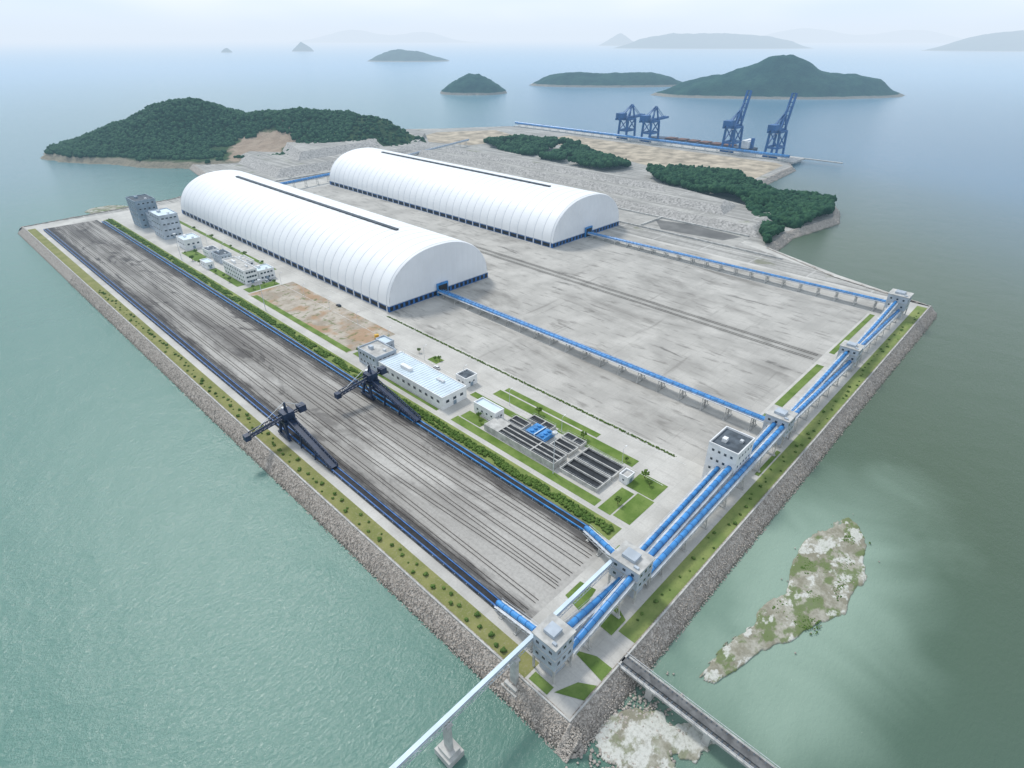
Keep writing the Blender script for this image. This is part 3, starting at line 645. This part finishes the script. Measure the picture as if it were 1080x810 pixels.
tube((172.6,25.5,8),(176,264,4),.9,B3,12,group=G3); tube((176.2,25.5,6.5),(179.6,264,3.2),.75,B3,12,group=G3)
tube((364.5,27,8),(363,275,4),.9,B3,12,group=G3); tube((368.3,27,6.5),(367,275,3.2),.75,B3,12,group=G3)
tube((180,640,9),(363,662,9),1.5,'blue conveyor gallery linking the far ends of the sheds',16); tube((372,668,9),(640,742,9),1.2,'slim grey conveyor gallery crossing the reclaimed ground',18,GREYW)
tower(173,185,634,646,15,'grey conveyor transfer tower behind the shed'); tower(358,370,654,668,15,'grey conveyor transfer tower behind the shed')
def ground_belt(x,y0,y1,label,cov):
    r=root('belt_conveyor',(x,y0,0),label,'conveyor','open yard belt conveyors'); L=y1-y0; m=MB()
    m.box(-.9,.9,0,L,1.15,1.35); m.obj('belt',BELT,r); m=MB()
    for s in (-1,1): m.box(s*1.2-.2,s*1.2+.2,0,L,1.0,1.6)
    m.obj('side_cover',cov,r); m=MB()
    m.box(-1.7,1.7,0,L,.0,.25); m.box(2.0,2.7,0,L,.7,.8); m.obj('base',ASPH,r); m=MB()
    for i in range(int(L/6)):
        m.beam((-1.2,3+i*6,.25),(-1.2,3+i*6,1.0),.25); m.beam((1.2,3+i*6,.25),(1.2,3+i*6,1.0),.25)
    m.obj('support_leg',STEEL,r); return r
ground_belt(19.4,46,662,'long open belt conveyor with dark blue side covers',BLUE2); ground_belt(66.0,46,652,'long open belt conveyor with blue side covers',BLUE)
tube((19.4,47,1.9),(16.5,25,9),.95,'inclined blue conveyor feeding the corner transfer tower',7); tube((66,47,1.9),(57,26.5,8.5),.95,'inclined blue conveyor feeding the transfer tower',7)
def trestle():
    r=root('trestle_gallery',(51,25.9,-1),'slim pale conveyor gallery striding over the water on piers','conveyor'); L=230
    m=MB(); m.box(-L,0,-.75,.75,12.4,12.65,0); m.box(-L,0,-.5,.5,12.65,13.4,1); m.box(-L,0,-.62,.62,13.4,13.5,2); m.obj('gallery_cover',[STEEL,GREYW,LBLUE],r)
    m=MB()
    for i in range(int(L/3)):
        for s in (-.85,.85): m.beam((-i*3,s,12.6),(-i*3-1.5,s,11.3),.11); m.beam((-i*3-1.5,s,11.3),(-i*3-3,s,12.6),.11)
    for s in (-.85,.85): m.beam((-L,s,11.3),(0,s,11.3),.15)
    m.obj('truss',STEEL,r)
    pm=MB(); pm.box(-2.6,2.6,-3,3,-9,-1.6); pm.box(-1.9,1.9,-2.3,2.3,-1.6,-.4); pm.box(-.6,.6,-1.2,1.2,-.4,10.4); pm.box(-.9,.9,-1.5,1.5,10.4,11.2)
    pr0=None
    for x in (-46,-71,-98,-125,-152,-180,-208):
        if pr0 is None: pr0=pm.obj('pier',CONCW,r,(x,0,0))
        else: k=pr0.copy(); COL.objects.link(k); k.parent=r; k.location=(x,0,0)
trestle()
r=root('causeway_bridge',(31.7,6,0),'narrow dark causeway bridge with railings crossing the water','bridge'); L=150
m=MB(); m.box(-2.5,2.5,-L,1,-.4,.35,0); m.box(-1.9,1.9,-L,1,.35,.42,1); m.obj('deck',[CONCW,ASPH],r)
m=MB()
for i in range(int(L/1.5)): m.box(-1.7,1.7,-i*1.5-.35,-i*1.5,.42,.55)
m.obj('cross_tie',ROOFD,r)
m=MB()
for s in (-2.35,2.35):
    m.box(s-.06,s+.06,-L,1,1.25,1.35)
    for i in range(int(L/2)): m.box(s-.05,s+.05,-i*2-.1,-i*2,.35,1.25)
m.obj('railing',STEEL,r)
m=MB(); m.box(-.9,.9,-L,1,.56,.9); m.obj('cable_duct',ASPH,r)
pm=MB(); pm.box(-2.3,2.3,-1.0,1.0,-9,-.4); p0=None
for i in range(8):
    if p0 is None: p0=pm.obj('pier',CONCW,r,(0,-10,0))
    else: k=p0.copy(); COL.objects.link(k); k.parent=r; k.location=(0,-10-i*18,0)
# ------------------------------------------------------------------ stackers
def stacker(x,y,side,label):
    r=root('stacker_machine',(x,y,0),label,'stacker','coal stackers on the yard rails'); m=MB()
    for sx in (-3.2,3.2):
        for sy in (-4,4): m.beam((sx,sy,1),(sx*.75,sy*.6,8),1.0)
        m.beam((sx,-5.5,1.2),(sx,5.5,1.2),1.1)
        m.beam((sx*.75,-2.4,8),(sx*.75,2.4,8),.9); m.beam((sx,-4,1),(sx*.75,2.4,8),.5)
    m.beam((-2.4,-2.4,8),(2.4,-2.4,8),.8); m.beam((-2.4,2.4,8),(2.4,2.4,8),.8); m.box(-3,3,-3,3,8,9.2); m.obj('portal_frame',NAVY,r)
    for sx in (-3.2,3.2):
        w=MB()
        for sy in (-4.8,-3.6,3.6,4.8): w.cyl((sx-.2,sy,.65),(sx+.2,sy,.65),.45,10)
        w.obj('wheel_bogie',TIE,r)
    m=MB(); m.cyl((0,0,9.2),(0,0,10),2.2,14); m.box(-2.6,2.6,-2.8,2.8,10,13.4); m.beam((0,-1.2,13.4),(0,0,18),.6); m.beam((0,1.2,13.4),(0,0,18),.6); m.obj('slewing_tower',NAVY,r)
    m=MB(); d=side
    for s in (-1.1,1.1):
        m.beam((0,s,10.8),(d*19,s,8.2),.5); m.beam((0,s,12.6),(d*18,s,10.0),.4)
        for i in range(9): a=i/9;b=(i+.5)/9;c=(i+1)/9; m.beam((d*19*a,s,10.8-2.6*a),(d*18*b,s,12.6-2.6*b),.22); m.beam((d*18*b,s,12.6-2.6*b),(d*19*c,s,10.8-2.6*c),.22)
    m.beam((0,0,11),(d*19,0,8.4),1.6,.25)
    m.box(min(d*18,d*20.5),max(d*18,d*20.5),-1.4,1.4,7.2,9.8); m.obj('boom',NAVY,r)
    m=MB(); m.beam((0,-.8,11),(-d*8,-.8,11.8),.6); m.beam((0,.8,11),(-d*8,.8,11.8),.6); m.box(min(-d*5.5,-d*9),max(-d*5.5,-d*9),-1.8,1.8,10.2,13.4); m.obj('counterweight',NAVY,r)
    m=MB(); m.beam((0,0,18),(d*15,0,10.2),.2); m.beam((0,0,18),(-d*8,0,13),.2); m.obj('stay_cable',STEEL,r)
    MB().box(-1.2*d-1.1,-1.2*d+1.1,2.9,5.2,10.2,12.8).obj('cabin',WHITE,r)
    m=MB()
    for s in (-1.6,1.6):
        m.beam((s,-2,9.2),(s,-38,1.9),.6); m.beam((s,-2,11),(s,-38,3.4),.4)
        for i in range(12):
            t=i/12; u=(i+1)/12; y0=-2-36*t; y1=-2-36*u; z0=9.2-7.3*t; z1=9.2-7.3*u; m.beam((s,y0,z0),(s,y1,z1+1.6),.25); m.beam((s,y1,z1),(s,y1,z1+1.6),.25)
    m.beam((0,-2,9.4),(0,-38,2.1),2.8,.25)
    for yy in (-14,-26): m.beam((-2.4,yy,.8),(-1.6,yy,9.2-(-2-yy)/36*7.3),.6); m.beam((2.4,yy,.8),(1.6,yy,9.2-(-2-yy)/36*7.3),.6)
    m.obj('tripper_truss',NAVY,r); return r
stacker(19.4,184,-1,'navy blue coal stacker with boom reaching over the sea verge'); stacker(66,186,-1,'navy blue coal stacker with boom over the coal yard')
# ------------------------------------------------------------------ quay
struct(MB().box(866,914,284,856,-2.2,.3).obj('quay_deck',CONCW))
m=MB()
for y in range(290,856,8):
    for x in (868,880,892,904,912): m.cyl((x,y,-8),(x,y,-2.2),.6,8)
struct(m.obj('quay_pile',CONCW))
tube((868,292,7),(868,850,7),2.0,'blue conveyor gallery running along the quay',20); struct(MB().box(910,914,230,284,-1.2,.2).obj('quay_walkway',CONCW))
for x in (877,903): track([(x,292),(x,850)])
def crane(y,hb,raised,label):
    r=root('quay_crane',(877,y,.3),label,'quay crane','blue quay cranes'); W=26; D=9; m=MB()
    for x in (0,W):
        for s in (-D,D): m.beam((x,s,1.2),(x,s*.8,hb),2.8,2.8)
        m.beam((x,-D-2,1.6),(x,D+2,1.6),2.6); m.beam((x,-D,14),(x,D,14),2.6); m.beam((x,-D*.8,hb),(x,D*.8,hb),2.6); m.beam((x,-D,14),(x,D*.8,hb),1.3)
    for s in (-D,D): m.beam((0,s,14),(W,s,14),2.6); m.beam((0,s*.8,hb),(W,s*.8,hb),2.8); m.beam((0,s,14),(W,s*.8,hb),1.6)
    m.obj('portal_frame',CRANEB,r)
    for x in (0,W):
        for s in (-D,D):
            w=MB(); [w.cyl((x-.4,s+k,.5),(x+.4,s+k,.5),.6,10) for k in (-2.4,-.8,.8,2.4)]; w.obj('wheel_bogie',TIE,r)
    top=hb+22; m=MB()
    for s in (-4,4): m.beam((W,s*1.4,hb),(W-3,s*.4,top),2.2); m.beam((W-3,s*.4,top),(0,s*1.5,hb+1),1.6)
    m.beam((W-3,-2,top),(W-3,2,top),2); m.obj('apex_frame',CRANEB,r)
    m=MB()
    for s in (-3,3): m.beam((-20,s,hb+2),(W+2,s,hb+2),2.4,3.4)
    m.obj('girder',CRANEB,r); m=MB()
    a=math.radians(72 if raised else 2); L=50 if raised else 34; X0=W+2; e=(X0+L*math.cos(a),hb+2+L*math.sin(a))
    for s in (-3,3): m.beam((X0,s,hb+2),(e[0],s,e[1]),2.4,3.4)
    for i in range(9): t=i/8; m.beam((X0+(e[0]-X0)*t,-3,hb+2+(e[1]-hb-2)*t),(X0+(e[0]-X0)*t,3,hb+2+(e[1]-hb-2)*t),1.2)
    m.obj('boom',CRANEB,r); m=MB()
    for s in (-2,2): m.beam((W-3,s,top),(X0+(e[0]-X0)*.7,s,hb+2+(e[1]-hb-2)*.7),.7); m.beam((W-3,s,top),(-18,s,hb+3),.7)
    m.obj('stay_cable',CRANEB,r)
    MB().box(-16,0,-6,6,hb+3.4,hb+11).obj('machinery_house',CRANEB,r); MB().box(10,14,-2,2,hb-4,hb+.2).obj('cabin',WHITE,r)
crane(594,32,False,'blue grab unloader crane with level boom on the quay'); crane(545,32,False,'blue grab unloader crane with level boom on the quay')
crane(394,36,True,'tall blue quay crane with its boom raised'); crane(324,36,True,'tall blue quay crane with its boom raised')
r=root('bulk_ship',(932,470,-5),'low brown and dark bulk carrier moored at the quay','ship'); st=[(-98,.75),(-90,1),(70,1),(88,.7),(98,.08)]; V=[];F=[]
for y,s in st: V+=[(-15*s*.9,y,-2),(-15*s,y,7),(15*s,y,7),(15*s*.9,y,-2)]
for i in range(4): F+=[(i*4+k,(i+1)*4+k,(i+1)*4+(k+1)%4,i*4+(k+1)%4) for k in range(4)]
F+=[(0,1,2,3),(19,18,17,16)]; m=MB(); m.add(V,F); m.obj('hull',NAVY,r)
for i in range(6): MB().box(-10,10,-62+i*22,-46+i*22,7,8.6).obj('hatch_cover',RED,r)
m=MB(); m.box(-12,12,-90,-76,7,17,0); m.box(-14,14,-86,-80,17,19,0); m.box(-3,3,-94,-90,7,22,1); m.obj('deckhouse',[WHITE,BLUE2],r)
# ------------------------------------------------------------------ planting
P=[]
for i in range(9000):
    y=40+620*random.random(); x=random.uniform(70.3,74.4)+noise.noise(Vector((y*.05,0,0)))*1.2
    if noise.noise(Vector((x*.3,y*.12,4)))<-.25: continue
    P.append((x,y,random.uniform(.1,.6),random.uniform(.35,.75)))
stuff(clumps('hedge',P,FOL2,1,.9,.35),'long clipped green hedge beside the coal yard','hedge')
P=[(random.uniform(128.8,129.9),46+216*random.random(),random.uniform(.0,.3),random.uniform(.2,.42)) for i in range(1300)]
stuff(clumps('hedge',P,FOL2,1,.9,.35),'thin green hedge between road and stockyard','hedge')
shr=clumps('shrub',[(0,0,.5,.8),(.5,.3,.4,.5),(-.5,-.2,.4,.5),(.1,-.5,.8,.45),(.2,.5,.9,.4)],FOL2,2,.85,.35); thing(shr,'low rounded green shrub on the grass verge','shrub','shrubs on the sea verge'); shr.location=(10,30,0)
for i in range(1,118):
    n=shr.copy(); COL.objects.link(n); n.location=(10.4+random.uniform(-2,2),30+i*3.6+random.uniform(-1.4,1.4),0); s=random.uniform(.35,1.05); n.scale=(s,s,s*random.uniform(.7,1)); n.rotation_euler=(0,0,random.random()*6)
for i in range(70):
    n=shr.copy(); COL.objects.link(n); n.location=(46+i*4.9+random.uniform(-2,2),10.2+random.uniform(-2,2),0); s=random.uniform(.3,.85); n.scale=(s,s,s*.85); n.rotation_euler=(0,0,random.random()*6)
def tree(loc):
    r=root('broadleaf_tree',loc,'small round-crowned green tree on a lawn','tree','trees around the buildings')
    m=MB(); m.cyl((0,0,0),(0,0,2.2),.2,8,0,.12); m.cyl((0,0,2),(.8,.3,3.4),.1,6,0,.05); m.cyl((0,0,2),(-.7,-.4,3.3),.1,6,0,.05); m.obj('trunk',BARK,r)
    pts=[]
    for i in range(46):
        a=random.random()*6.28; q=random.random()**.5*1.7; pts.append((math.cos(a)*q,math.sin(a)*q,3.2+random.uniform(-1,1.3)*(1-q/3),random.uniform(.22,.55)))
    clumps('crown',pts,FOL2,1,.9,.45,r); return r
t0=tree((83,470,0))
spots=[(84,456),(86,448),(105,440),(108,470),(92,486),(94,490),(86,492),(84,400),(84.5,412),(84,425),(106,372),(98,374),(90,373),(87,230),(90,228),(112,192),(114,190),(87,127),(90,131),(111,60),(112,84),(112,112),(86,47),(105,44),(107,48),(119,420),(119,450),(119,480),(119,520),(119,560),(64,25),(66,30),(112,206),(103,210)]
for x,y in spots: copy_tree(t0,(x+random.uniform(-.5,.5),y,0),random.random()*6,random.uniform(.5,.95))
# ------------------------------------------------------------------ lamps and vehicles
r=root('street_lamp',(108,60,0),'slim grey street lamp beside the road','street lamp','street lamps along the main road')
m=MB(); m.cyl((0,0,0),(0,0,9),.12,8,0,.08); m.beam((0,0,8.9),(1.8,0,9.3),.1); m.obj('pole',STEEL,r); MB().box(1.2,2.4,-.2,.2,9.25,9.45).obj('lamp_head',WHITE,r)
for i in range(1,15): copy_tree(r,(108,60+i*34,0))
r=root('floodlight_mast',(83.0,77.8,0),'tall slender floodlight mast with ring of lamps','floodlight mast','floodlight masts')
m=MB(); m.cyl((0,0,0),(0,0,22),.25,10,0,.12); m.obj('pole',STEEL,r); m=MB(); m.cyl((0,0,21.4),(0,0,21.7),1.1,12); [m.box(1.0*math.cos(a)-.25,1.0*math.cos(a)+.25,1.0*math.sin(a)-.25,1.0*math.sin(a)+.25,20.9,21.4) for a in (0,1.05,2.1,3.14,4.2,5.2)]; m.obj('lamp_ring',STEEL,r)
for p_ in ((78,330),(78,480)): copy_tree(r,(p_[0],p_[1],0))
def car(loc,mat,label,rot=0):
    r=root('parked_car',loc,label,'car',None,rot); m=MB(); prof=[(-2.2,.35),(2.2,.35),(2.25,.8),(1.3,.95),(-2.2,1.0)]
    V=[(x,s*.9,z) for s in (-1,1) for x,z in prof]; n=5; m.add(V,[tuple(range(n)),tuple(range(n,2*n))[::-1]]+[(i,n+i,n+(i+1)%n,(i+1)%n) for i in range(n)])
    m.box(-1.45,.25,-.72,.72,1.42,1.5); m.obj('body',mat,r)
    m=MB(); m.add([(-2.0,-.85,.98),(1.15,-.85,.96),(.35,-.72,1.42),(-1.6,-.72,1.42),(-2.0,.85,.98),(1.15,.85,.96),(.35,.72,1.42),(-1.6,.72,1.42)],[(0,1,2,3),(7,6,5,4),(0,4,5,1),(1,5,6,2),(2,6,7,3),(3,7,4,0)]); m.obj('window',GLASS,r)
    for x in (-1.4,1.4):
        for s in (-1,1): MB().cyl((x,s*.92-.1,.33),(x,s*.92+.1,.33),.33,12).obj('wheel',TYRE,r)
car((104,212,0.04),CARW,'white saloon car parked beside the workshop',1.57); car((107,184,0.04),CARW,'white saloon car parked on the concrete road',1.57)
car((116,300,.04),simple('dark_car_paint',(.03,.04,.06),.3,.5),'dark saloon car on the concrete road',1.57); car((104,380,.04),CARW,'white saloon car parked near the offices',0); car((107,380,.04),simple('silver_car_paint',(.4,.41,.42),.3,.5),'silver saloon car parked near the offices',0)
def truck(loc,rot,cab,label):
    r=root('tipper_truck',loc,label,'truck',None,rot); MB().box(-4,3.8,-1.1,1.1,.7,1.0).obj('chassis',DARK,r); MB().box(1.9,3.9,-1.2,1.2,1.0,3.0).obj('cab',cab,r); MB().box(3.9,3.96,-1,1,1.9,2.8).obj('windscreen',GLASS,r)
    m=MB(); m.box(-4,1.6,-1.2,1.2,1.1,1.3);m.box(-4,1.6,-1.2,-1.1,1.3,2.6);m.box(-4,1.6,1.1,1.2,1.3,2.6);m.box(1.5,1.6,-1.1,1.1,1.3,2.6);m.box(-4,-3.9,-1.1,1.1,1.3,2.6); m.obj('tipper_body',cab,r)
    for x in (-3,-1.7,2.8):
        for s in (-1,1): MB().cyl((x,s*1.1-.2,.5),(x,s*1.1+.2,.5),.5,12).obj('wheel',TYRE,r)
truck((104,236,.04),1.2,YEL,'yellow tipper truck standing on bare earth')
